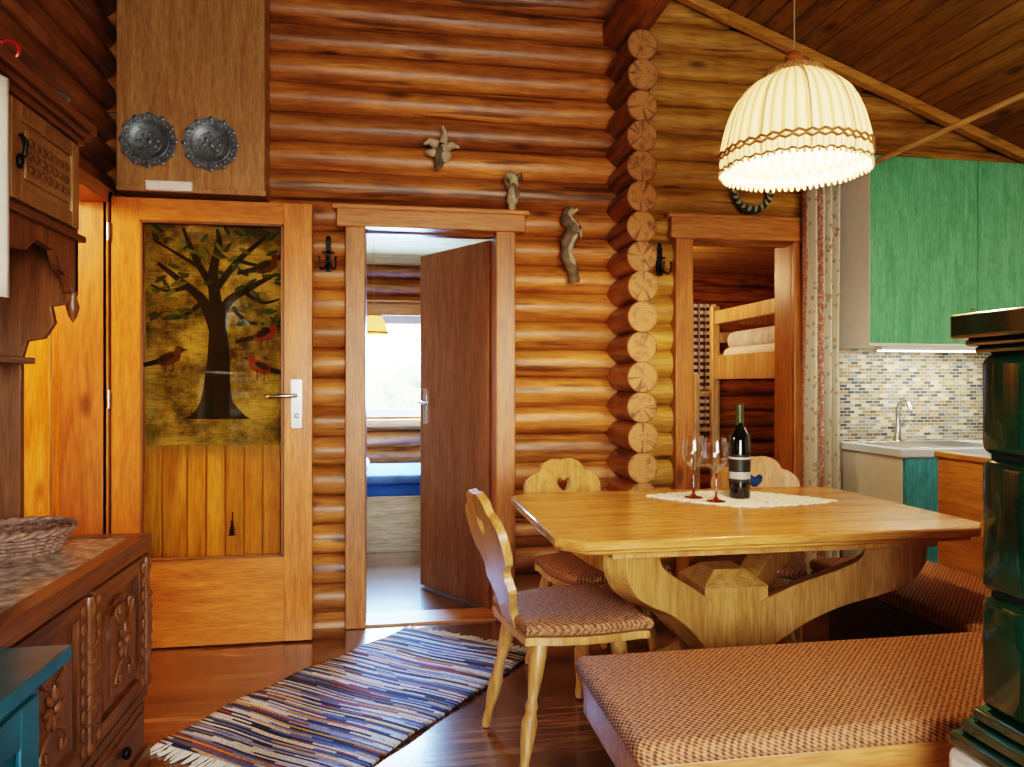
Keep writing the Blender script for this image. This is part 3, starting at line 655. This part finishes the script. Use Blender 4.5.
# doily, bottle, glasses
lace=NT('lace'); tc=lace.add('ShaderNodeTexCoord'); v=lace.add('ShaderNodeTexVoronoi'); v.inputs['Scale'].default_value=55; lace.lk(tc.outputs['Object'],v.inputs['Vector'])
lace.lk(lace.ramp(v.outputs['Distance'],[(.2,c('#a89878')),(.4,c('#ece4d4'))]),lace.b.inputs['Base Color']); lace.b.inputs['Roughness'].default_value=.9
mb=MB(); N=192
P=[]
for i in range(N):
    a=2*pi*i/N; ca,sa=math.cos(a),math.sin(a); k=1/(abs(ca)**1.2+abs(sa)**1.2)**(1/1.2); k*=1+.06*abs(math.sin(a*16))
    P.append((.36*ca*k,.21*sa*k))
mb.prism(P,0,.003,'XY'); mb.make('lace_doily',[lace.m],loc=(1.385,2.765,.7505),rz=-.35)
mb=MB(); mb.lathe([(0,.004),(.028,0),(.04,.004),(.0415,.012),(.0415,.225),(.037,.25),(.022,.275),(.0155,.295),(.0145,.355),(.0165,.357),(.0165,.368),(.012,.372),(0,.372)],n=36,m=0)
mb.shell([(.0422,.065),(.0422,.175)],n=36,m=1); mb.lathe([(.0155,.30),(.0155,.356),(.0175,.357),(.0175,.369),(.012,.374),(0,.374)],n=24,m=2)
labm=NT('wine_label'); tc=labm.add('ShaderNodeTexCoord'); sp=labm.add('ShaderNodeSeparateXYZ'); labm.lk(tc.outputs['Object'],sp.inputs[0])
f=labm.ramp(sp.outputs[2],[(.0,c('#1c1a1c')),(.075,c('#a8a49c')),(.105,c('#1c1a1c')),(.155,c('#b8b4ac')),(.162,c('#1c1a1c'))],'CONSTANT'); labm.lk(f,labm.b.inputs['Base Color']); labm.b.inputs['Roughness'].default_value=.5
mb.make('wine_bottle',[plain('bottle_glass','#070a06',.06,coat=.3),labm.m,plain('foil','#3a4024',.35,.3)],loc=(1.385,2.765,.754))
def wineglass(x,y):
    mb=MB(); mb.shell([(.001,.004),(.036,.0),(.037,.002),(.012,.008),(.005,.02),(.0045,.11)],n=28,m=1)
    mb.shell([(.0045,.11),(.01,.115),(.032,.13),(.046,.155),(.050,.18),(.047,.21),(.040,.248),(.039,.248),(.046,.21),(.0485,.18),(.044,.157),(.03,.134),(.001,.12)],n=28,m=0)
    mb.make('wine_glass',[GLASS,clear('stem_glass','#d88a6c',.1)],loc=(x,y,.754))
wineglass(1.205,2.80); wineglass(1.25,2.69)
# ------------------------------------------------------------------ chairs
half=[(.06,0),(.065,.06),(.095,.11),(.125,.14),(.11,.19),(.135,.22),(.175,.245),(.195,.30),(.188,.355),(.15,.39),(.12,.40),(.095,.435),(.045,.455)]
outl=cat(half+[(0,.45)]+[(-x,z) for x,z in half[::-1]],4,True)
heart=[(.0,.31),(.03,.335),(.035,.36),(.018,.37),(0,.357),(-.018,.37),(-.035,.36),(-.03,.335)]
def chair(x,y,rz,tilt=14):
    mb=MB()
    seat=cat([(-.19,-.21),(.19,-.21),(.215,-.18),(.215,0),(.17,.17),(.15,.19),(-.15,.19),(-.17,.17),(-.215,0),(-.215,-.18)],3)
    mb.prism(seat,.405,.43,'XY',0)
    mb.holed(outl,[cat(heart,3)],.026,0,R=RX(pi/2-math.radians(tilt)),loc=(0,.175,.425))
    prof=[(.012,0),(.016,.02),(.013,.06),(.021,.12),(.024,.17),(.016,.2),(.02,.215),(.014,.235),(.022,.30),(.026,.36),(.02,.41)]
    for sx,sy in ((-1,-1),(1,-1),(-1,1),(1,1)):
        top=Vector((sx*.14,sy*.13,.41)); bot=Vector((sx*.20,sy*.20+.01,0)); d=(top-bot); q=d.to_track_quat('Z','X').to_matrix()
        k=d.length/.41; mb.lathe([(r*1.05,z*k) for r,z in prof],bot+Vector((0,0,.004)),14,0,R=q)
    mb.box(-.15,.15,-.16,-.13,.375,.405,0); mb.box(-.15,.15,.11,.14,.375,.405,0)
    n=len(seat); V=[];F=[]
    lay=[(.0,.93),(.006,1.0),(.022,1.03),(.036,1.0),(.044,.9),(.048,.5)]
    for h,k in lay:
        for p in seat: V.append((p[0]*k,p[1]*k-.005,.431+h))
    for i in range(len(lay)-1):
        for j in range(n): F.append((i*n+j,i*n+(j+1)%n,(i+1)*n+(j+1)%n,(i+1)*n+j))
    F.append(tuple((len(lay)-1)*n+j for j in range(n))); F.append(tuple(range(n))[::-1])
    mb.put(V,F,1)
    mb.make('dining_chair',[LIGHTZ,CUSH],bevel=.003,loc=(x,y,0),rz=rz)
chair(.575,2.42,pi/2+.15,16)
chair(.85,3.0,.33,12)
chair(1.55,2.99,-.55,10)
# ------------------------------------------------------------------ benches
bn=empty('corner_bench')
mb=MB()
mb.box(.53,1.80,1.50,1.53,.30,.40,0); mb.box(.53,1.80,1.95,1.98,.30,.40,0); mb.box(.53,.56,1.53,1.95,.30,.40,0); mb.box(.545,1.80,1.51,1.97,.385,.40,0)
mb.box(.62,.67,1.54,1.94,0,.30,0); mb.box(1.6,1.65,1.54,1.94,0,.30,0); mb.box(.67,1.6,1.72,1.75,.08,.18,0)
mb.make('front_frame',[BENCHW],bevel=.005,parent=bn)
mb=MB(); mb.rbox((1.15,1.74,.428),(1.28,.53,.056),.026); mb.rbox((2.04,2.22,.428),(.50,1.46,.056),.026)
mb.make('cushions',[CUSH],parent=bn,ang=80)
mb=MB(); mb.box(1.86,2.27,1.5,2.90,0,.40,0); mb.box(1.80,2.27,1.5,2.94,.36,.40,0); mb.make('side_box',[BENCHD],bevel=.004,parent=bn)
mb=MB(); mb.box(2.285,2.32,1.5,2.78,0,.90,0); mb.box(2.275,2.33,1.5,2.79,.90,.925,0)
mb.make('side_backrest',[wood('backrest','#a06a30','#bf8844','Y',knots=False,var=.05)],bevel=.004,parent=bn)
# ------------------------------------------------------------------ tiled stove
st=empty('tiled_stove')
SX,SY=1.175,1.31; SXR,SYN=1.95,.35
mb=MB(); mb.box(SX-.045,SXR,SYN,SY+.045,0,.47); mb.make('plinth',[PLAST],bevel=.02,parent=st)
mb=MB(); mb.box(SX+.012,SXR,SYN,SY-.012,.47,1.30); mb.make('core',[GROUT],parent=st)
mb=MB()
for z0,z1 in ((.56,.79),(.795,1.062),(1.067,1.27)):
    mb.rbox((SX+.055,SY-.055,(z0+z1)/2),(.12,.12,z1-z0-.003),.022)
    y=SY-.12
    while y>SYN+.1: mb.rbox((SX+.03,y-.105,(z0+z1)/2),(.07,.207,z1-z0-.003),.018); mb.rbox((SX+.02,y-.105,(z0+z1)/2),(.07,.14,z1-z0-.07),.02); y-=.21
    x=SX+.12
    while x<SXR-.1: mb.rbox((x+.105,SY-.03,(z0+z1)/2),(.207,.07,z1-z0-.003),.018); mb.rbox((x+.105,SY-.02,(z0+z1)/2),(.14,.07,z1-z0-.07),.02); x+=.21
mb.make('tiles',[STOVEG],parent=st,ang=80)
mb=MB()
for z0,z1,e in ((.47,.50,.042),(.50,.53,.026),(.53,.56,.012),(1.27,1.285,.010),(1.285,1.30,.022),(1.30,1.352,.040)): mb.box(SX-e,SXR,SYN,SY+e,z0,z1)
mb.make('mouldings',[STOVEG],bevel=.011,parent=st)
# ------------------------------------------------------------------ kitchen
mb=MB(); KX=2.443
mb.box(KX,KX+.018,3.45,3.745,1.405,2.39,1); mb.box(KX+.018,3.72,3.47,3.745,1.405,1.425,1); mb.box(KX+.018,3.72,3.47,3.745,2.37,2.39,1); mb.box(3.70,3.72,3.47,3.745,1.425,2.37,1); mb.box(KX+.018,3.7,3.735,3.745,1.425,2.37,1)
mb.box(KX+.002,3.067,3.445,3.465,1.42,2.385,0); mb.box(3.073,3.70,3.445,3.465,1.42,2.385,0)
mb.sweep([(3.03,3.445,1.5),(3.03,3.42,1.5),(3.03,3.42,1.6),(3.03,3.445,1.6)],.005,8,2)
mb.make('kitchen_wall_cabinet',[GREEN,WHITE,STEEL],bevel=.002)
mb=MB(); mb.box(KX,3.92,3.72,3.744,.89,1.405); mb.make('mosaic_backsplash',[mosaic()])
mb=MB(); mb.box(2.55,3.2,3.50,3.56,1.385,1.404,0); mb.box(2.56,3.19,3.51,3.55,1.380,1.385,1); mb.make('under_cabinet_light',[WHITE,plain('tube_emit','#fff3d8',.5,emit=14)])
mb=MB(); mb.box(KX+.01,3.9,3.22,3.715,.08,.85,1); mb.box(KX+.04,3.9,3.27,3.71,0,.08,1)
for a,b in ((KX+.014,3.03),(3.036,3.6),(3.606,3.9)): mb.box(a,b,3.20,3.22,.10,.845,0); mb.sweep([(b-.05,3.20,.74),(b-.05,3.175,.74),(b-.05,3.175,.64),(b-.05,3.20,.64)],.005,8,3)
mb.box(KX-.01,2.52,3.19,3.718,.855,.89,2); mb.box(3.10,3.92,3.19,3.718,.855,.89,2); mb.box(2.52,3.10,3.19,3.28,.855,.89,2); mb.box(2.52,3.10,3.66,3.718,.855,.89,2)
mb.box(2.52,3.10,3.28,3.66,.74,.75,3)
for a,b,d,e in ((2.52,2.53,3.28,3.66),(3.09,3.10,3.28,3.66),(2.53,3.09,3.28,3.29),(2.53,3.09,3.65,3.66)): mb.box(a,b,d,e,.75,.893,3)
mb.make('kitchen_base_cabinet',[TEAL,WHITE,plain('worktop','#ccd8e0',.25),STEEL],bevel=.003)
mb=MB(); fx,fy=2.77,3.67; mb.lathe([(.025,.891),(.025,.90),(.018,.91),(.017,.98),(.0,.99)],(fx,fy,0),16)
mb.sweep(cat([(fx,fy,.97),(fx,fy,1.06),(fx-.01,fy-.04,1.11),(fx-.02,fy-.10,1.11),(fx-.03,fy-.14,1.07)],5,False),.010,10); mb.sweep([(fx+.01,fy,.96),(fx+.07,fy-.02,1.0)],.007,8)
mb.make('kitchen_faucet',[STEEL])
# curtain rail, curtain
mb=MB(); mb.sweep([(2.30,-.9,2.27),(2.30,1.5,2.27),(2.30,3.74,2.27)],.012,12); mb.make('curtain_rail',[wood('rail','#b08a54','#cca870','Y')])
mb=MB()
def cf(u,v):
    fl=1-.12*math.sin(v*pi)*.6
    return (2.272+(u-.5)*.20*fl,3.60+.05*math.sin(u*2*pi*4.5+.4*math.sin(v*5)),.16+v*2.10)
mb.grid(cf,110,24)
cu=mb.make('curtain',[curtainmat('floral_curtain','#c8c0ac',['#94604c','#6a8070','#b0ac94','#8a7e5c','#a8886a','#788488'],24,stripes=3.0)],solid=.002)
at=cu.data.attributes.new('ustripe','FLOAT','POINT'); at.data.foreach_set('value',[i/110 for j in range(25) for i in range(111)])
# ------------------------------------------------------------------ pendant lamp
pl=empty('pendant_lamp',(1.29,2.2,0))
fab=NT('shade_fabric'); tr=fab.add('ShaderNodeBsdfTranslucent'); df=fab.add('ShaderNodeBsdfDiffuse')
pt=fab.add('ShaderNodeAttribute'); pt.attribute_name='pleat'
fab.lk(fab.ramp(pt.outputs['Fac'],[(0,c('#b8986c')),(.5,c('#dccaa8'))]),df.inputs[0])
fab.lk(fab.ramp(pt.outputs['Fac'],[(0,c('#b08e60')),(.6,c('#e2c89c'))]),tr.inputs[0])
mx=fab.add('ShaderNodeMixShader'); mx.inputs[0].default_value=.13; fab.lk(df.outputs[0],mx.inputs[1]); fab.lk(tr.outputs[0],mx.inputs[2]); fab.lk(mx.outputs[0],fab.out.inputs[0])
mb=MB()
prof=cat([(.080,2.205),(.092,2.19),(.13,2.168),(.172,2.125),(.202,2.06),(.220,1.99),(.226,1.945),(.223,1.90)],5,False)
NL=320
mb.shell([(p[0],p[1]) for p in prof],n=NL,rmod=lambda w,z:1+.008*math.sin(w*40)*(1 if z>1.94 else .5)+.03*abs(math.sin(w*5))*(min(1,(2.205-z)*8)))
sh=mb.make('shade',[fab.m],parent=pl,ang=180)
at=sh.data.attributes.new('pleat','FLOAT','POINT'); at.data.foreach_set('value',[.5+.5*math.sin(2*pi*k/NL*40) if p[1]>1.94 else .5+.5*math.sin(2*pi*k/NL*80) for p in prof for k in range(NL)])
BRD=plain('braid_trim','#8a6236',.8,noise=.3,nscale=60,bump=.4)
mb=MB()
for z,r,th in ((1.952,.226,.0045),(1.938,.226,.0045),(1.90,.224,.004),(2.207,.082,.008)):
    N=160; mb.sweep([((r*(1+.03*abs(math.sin(2*pi*i/N*5))*(1 if r>.1 else 0))+.003)*math.cos(2*pi*i/N),(r*(1+.03*abs(math.sin(2*pi*i/N*5))*(1 if r>.1 else 0))+.003)*math.sin(2*pi*i/N),z+(.004*math.cos(i*pi/2+(pi if z<1.945 else 0)))) for i in range(N+1)],th,6,0)
for q in range(5):
    w=q*pi/5+.0
    for ww in (w,w+pi): mb.sweep([((p[0]+.003)*math.cos(ww),(p[0]+.003)*math.sin(ww),p[1]) for p in prof],.003,6,1)
for k in range(70):
    a=2*pi*k/70; r=.226*(1+.03*abs(math.sin(a*5))); mb.blob((r*math.cos(a),r*math.sin(a),1.893),(.006,.006,.009),1,6)
mb.make('braid',[BRD,plain('braid_cream','#d8c298',.8)],parent=pl)
mb=MB(); mb.lathe([(.045,2.205),(.06,2.215),(.055,2.23),(.03,2.24),(.025,2.255),(.03,2.26),(.012,2.28),(0,2.285)],n=24,m=0); mb.sweep([(0,0,2.27),(0,0,zceil(1.29)-.005)],.0025,8,1); mb.lathe([(.04,zceil(1.29)-.04),(.045,zceil(1.29)+.01)],n=20,m=0)
for k in range(3): mb.beam((0,0,2.215),(.08*math.cos(k*2.09),.08*math.sin(k*2.09),2.205),.004,.004,1)
mb.make('cap_and_cord',[wood('lampwood','#8a5020','#b5742e','Z',knots=False),plain('cord','#8a7a5c',.6)],parent=pl)
mb=MB(); mb.lathe([(.015,2.13),(.015,2.09),(.03,2.05),(.032,2.03),(.02,2.0),(0,1.99)],n=20); mb.lathe([(.018,2.22),(.018,2.13)],n=16,m=1)
mb.make('bulb',[plain('bulb_emit','#ffdf9e',.5,emit=15),WHITE],parent=pl)
def light(kind,name,loc,energy,col,size=.1,rot=(0,0,0),sy=None):
    L=bpy.data.lights.new(name,kind); L.energy=energy; L.color=col
    if kind=='AREA':
        L.size=size
        if sy: L.shape='RECTANGLE'; L.size_y=sy
    elif kind=='POINT': L.shadow_soft_size=size
    o=bpy.data.objects.new(name,L); COL.objects.link(o); o.location=loc; o.rotation_euler=rot; return o
WARM=(1,.79,.5)
light('POINT','pendant_lamp_light',(1.29,2.2,1.96),42,WARM,.06)
light('AREA','under_cabinet_glow',(2.9,3.53,1.37),4,(1,.9,.7),.6,(0,0,0),.04)
light('POINT','corridor_light',(-1.9,2.9,2.1),62,(1,.76,.38),.08)
light('POINT','bunk_room_light',(1.75,5.2,2.0),30,(1,.62,.32),.08)
light('POINT','bedroom_lamp_light',(-.08,5.2,1.58),14,(1,.72,.4),.04)
light('AREA','bedroom_window_daylight',(.03,6.36,1.36),380,(.22,.5,1),.75,(-math.radians(66),0,0),.75)
light('AREA','rear_fill_light',(.6,-1.42,1.5),85,(1,.96,.9),2.4,(pi/2,0,0),1.2)  # added soft fill from behind the camera, set in the made-up rear window
# ------------------------------------------------------------------ rug
mb=MB(); RL,RW=1.32,.72
def rf(u,v):
    x=(u-.5)*RL; y=(v-.5)*RW*(1+.03*math.sin(u*4)); 
    return (x+.02*math.sin(v*3),y+.02*math.sin(u*5),.012+.004*math.sin(u*23+v*2)*1+ .003*math.sin(v*9))
mb.grid(rf,90,30)
for s in (0,1):
    for i in range(80):
        v=i/79; p=rf(s,v); d=(1 if s else -1)
        L=random.uniform(.04,.075); j=random.uniform(-.012,.012)
        mb.sweep([(p[0],p[1],.011),(p[0]+d*L*.5,p[1]+j,.008),(p[0]+d*L,p[1]+j*2,.005)],.0018,4,1)
mb.make('rag_rug',[rugmat(),plain('rug_fringe','#cfc6b4',.9)],loc=(-.07,2.93,0),rz=math.radians(52.5),solid=.006)
# ------------------------------------------------------------------ bedroom 1 furniture
bd=empty('single_bed')
mb=MB(); mb.box(-.75,1.1,5.35,5.39,.10,.40); mb.box(-.75,1.1,5.345,5.35,.235,.245); mb.box(-.75,-.71,5.39,6.30,.0,.62); mb.box(1.06,1.1,5.39,6.30,0,.62); mb.box(-.71,1.06,5.39,6.30,.2,.3); mb.box(-.75,1.1,6.26,6.30,.1,.5)
mb.box(-.75,-.69,5.35,5.41,0,.4); mb.box(1.04,1.1,5.35,5.41,0,.4); mb.box(-.7,1.05,5.37,5.40,0,.1)
mb.make('frame',[wood('bed_white','#a89c88','#c8bca8','X',knots=False,var=.05)],bevel=.004,parent=bd)
mb=MB(); mb.rbox((.17,5.83,.40),(1.75,.86,.17),.06); mb.make('mattress',[plain('blue_sheet','#2a5aa8',.9,noise=.2,nscale=6)],parent=bd)
mb=MB(); mb.rbox((.05,5.8,.515),(1.3,.83,.07),.033); mb.rbox((-.4,5.95,.56),(.5,.5,.1),.045,1); mb.make('duvet',[plain('duvet_blue','#4a70b4',.9,noise=.35,nscale=7),WHITE],parent=bd)
mb=MB(); mb.shell([(.05,1.68),(.075,1.64),(.10,1.56),(.105,1.545)],(-.1,5.2,0),n=32,rmod=lambda w,z:1+.02*math.sin(16*w)); mb.sweep([(-.1,5.2,1.68),(-.1,5.2,2.24)],.0015,6,3); mb.lathe([(.02,1.68),(.02,1.62),(0,1.6)],(-.1,5.2,0),12,1)
mb.torus((-.1,5.2,1.56),.102,.006,2); mb.torus((-.1,5.2,1.68),.05,.006,2)
mb.make('bedroom_pendant_lamp',[plain('small_shade','#ffb860',.8,emit=1.6),WHITE,BRD,FRX])
mb=MB(); mb.grid(lambda u,v:(.28+u*.26,6.405+.02*math.sin(u*2*pi*4),.86+v*1.05),40,4); mb.sweep([(-.5,6.41,1.92),(.6,6.41,1.92)],.01,8,1)
mb.make('bedroom_curtain',[curtainmat('bed_curtain','#c89a58',['#b06a3a','#d0a860'],20),FRX])
# ------------------------------------------------------------------ bunk room
bk=empty('bunk_bed'); BX0,BX1,BY0,BY1=2.43,3.4,4.05,5.35
mb=MB()
for x in (BX0,BX1-.06):
    for y in (BY0,BY1-.06): mb.box(x,x+.06,y,y+.06,0,1.80)
for z0,z1 in ((.32,.45),(1.24,1.42),(1.66,1.76)): mb.box(BX0+.015,BX0+.045,BY0+.06,BY1-.06,z0,z1); mb.box(BX1-.045,BX1-.015,BY0+.06,BY1-.06,z0,z1)
for y in (BY0+.015,BY1-.045):
    for z0,z1 in ((.32,.45),(1.30,1.44),(1.52,1.60),(1.66,1.76)): mb.box(BX0+.06,BX1-.06,y,y+.03,z0,z1)
mb.box(BX0+.05,BX1-.05,BY0+.05,BY1-.05,1.29,1.31); mb.box(BX0+.05,BX1-.05,BY0+.05,BY1-.05,.33,.35)
mb.box(2.29,2.33,5.29,5.35,0,1.28)
for k in range(4): mb.sweep([(2.31,5.32,.30+.28*k),(2.45,5.32,.30+.28*k)],.016,10)
mb.make('frame',[wood('bunk_pine','#b48c5c','#d8b484','Z',knots=False,var=.08)],bevel=.006,parent=bk)
mb=MB(); mb.rbox(((BX0+BX1)/2,(BY0+BY1)/2,1.40),(.84,1.16,.16),.05,0); mb.rbox(((BX0+BX1)/2,(BY0+BY1)/2,1.53),(.80,1.12,.14),.06,1); mb.rbox(((BX0+BX1)/2,(BY0+BY1)/2,.46),(.82,1.16,.18),.05,2)
mb.make('mattresses',[plain('mattress_white','#d8d4d0',.9),plain('blanket_grey','#c4c0c4',.9,noise=.2),plain('sheet_blue','#2a62c8',.9,noise=.15)],parent=bk)
mb=MB(); mb.grid(lambda u,v:(2.55+u*.42,6.40+.025*math.sin(u*2*pi*7),.75+v*1.2),60,4)
ck=NT('checked_curtain'); tc=ck.add('ShaderNodeTexCoord'); chk=ck.add('ShaderNodeTexChecker'); chk.inputs['Scale'].default_value=32; chk.inputs['Color1'].default_value=c('#e0dcd4'); chk.inputs['Color2'].default_value=c('#5a2a28'); ck.lk(tc.outputs['Object'],chk.inputs['Vector']); ck.lk(chk.outputs[0],ck.b.inputs['Base Color'])
mb.make('bunk_room_curtain',[ck.m])
# ------------------------------------------------------------------ outside
mb=MB(); mb.box(-30,30,6.8,60,-.6,-.5); mb.make('ground_outside',[plain('grass','#a8b894',.9,noise=.2,nscale=3)])
mb=MB(); random.seed(5)
for i in range(500):
    x=random.uniform(-9,9); y=random.uniform(24,30); r=random.uniform(.25,.7); z=random.uniform(-.4,.9+.7*math.sin(x*1.3)); mb.blob((x,y,z),(r,r,r*.8),0,8)
mb.make('garden_hedge',[plain('hedge','#b4c4a4',.9,noise=.4,nscale=6)],ang=80)
w=bpy.data.worlds.new('World'); scene.world=w; w.use_nodes=True; nt=w.node_tree
sk=nt.nodes.new('ShaderNodeTexSky'); sk.sky_type='NISHITA'; sk.sun_elevation=math.radians(40); sk.sun_rotation=math.radians(200); sk.sun_disc=False
nt.links.new(sk.outputs[0],nt.nodes['Background'].inputs[0]); nt.nodes['Background'].inputs[1].default_value=1.8
sun=bpy.data.lights.new('sun','SUN'); sun.energy=14; sun.color=(1,.97,.93); so=bpy.data.objects.new('sun',sun); COL.objects.link(so); so.rotation_euler=(math.radians(50),0,math.radians(-15))
# ------------------------------------------------------------------ camera
cam=bpy.data.cameras.new('Camera'); cam.lens=26.0; cam.sensor_width=36; cam.clip_start=.02
co=bpy.data.objects.new('Camera',cam); COL.objects.link(co); co.location=(0,0,1.21); co.rotation_euler=(pi/2,0,-math.radians(9.5)); scene.camera=co
scene.view_settings.view_transform='Filmic'; scene.view_settings.look='High Contrast'; scene.view_settings.exposure=.25
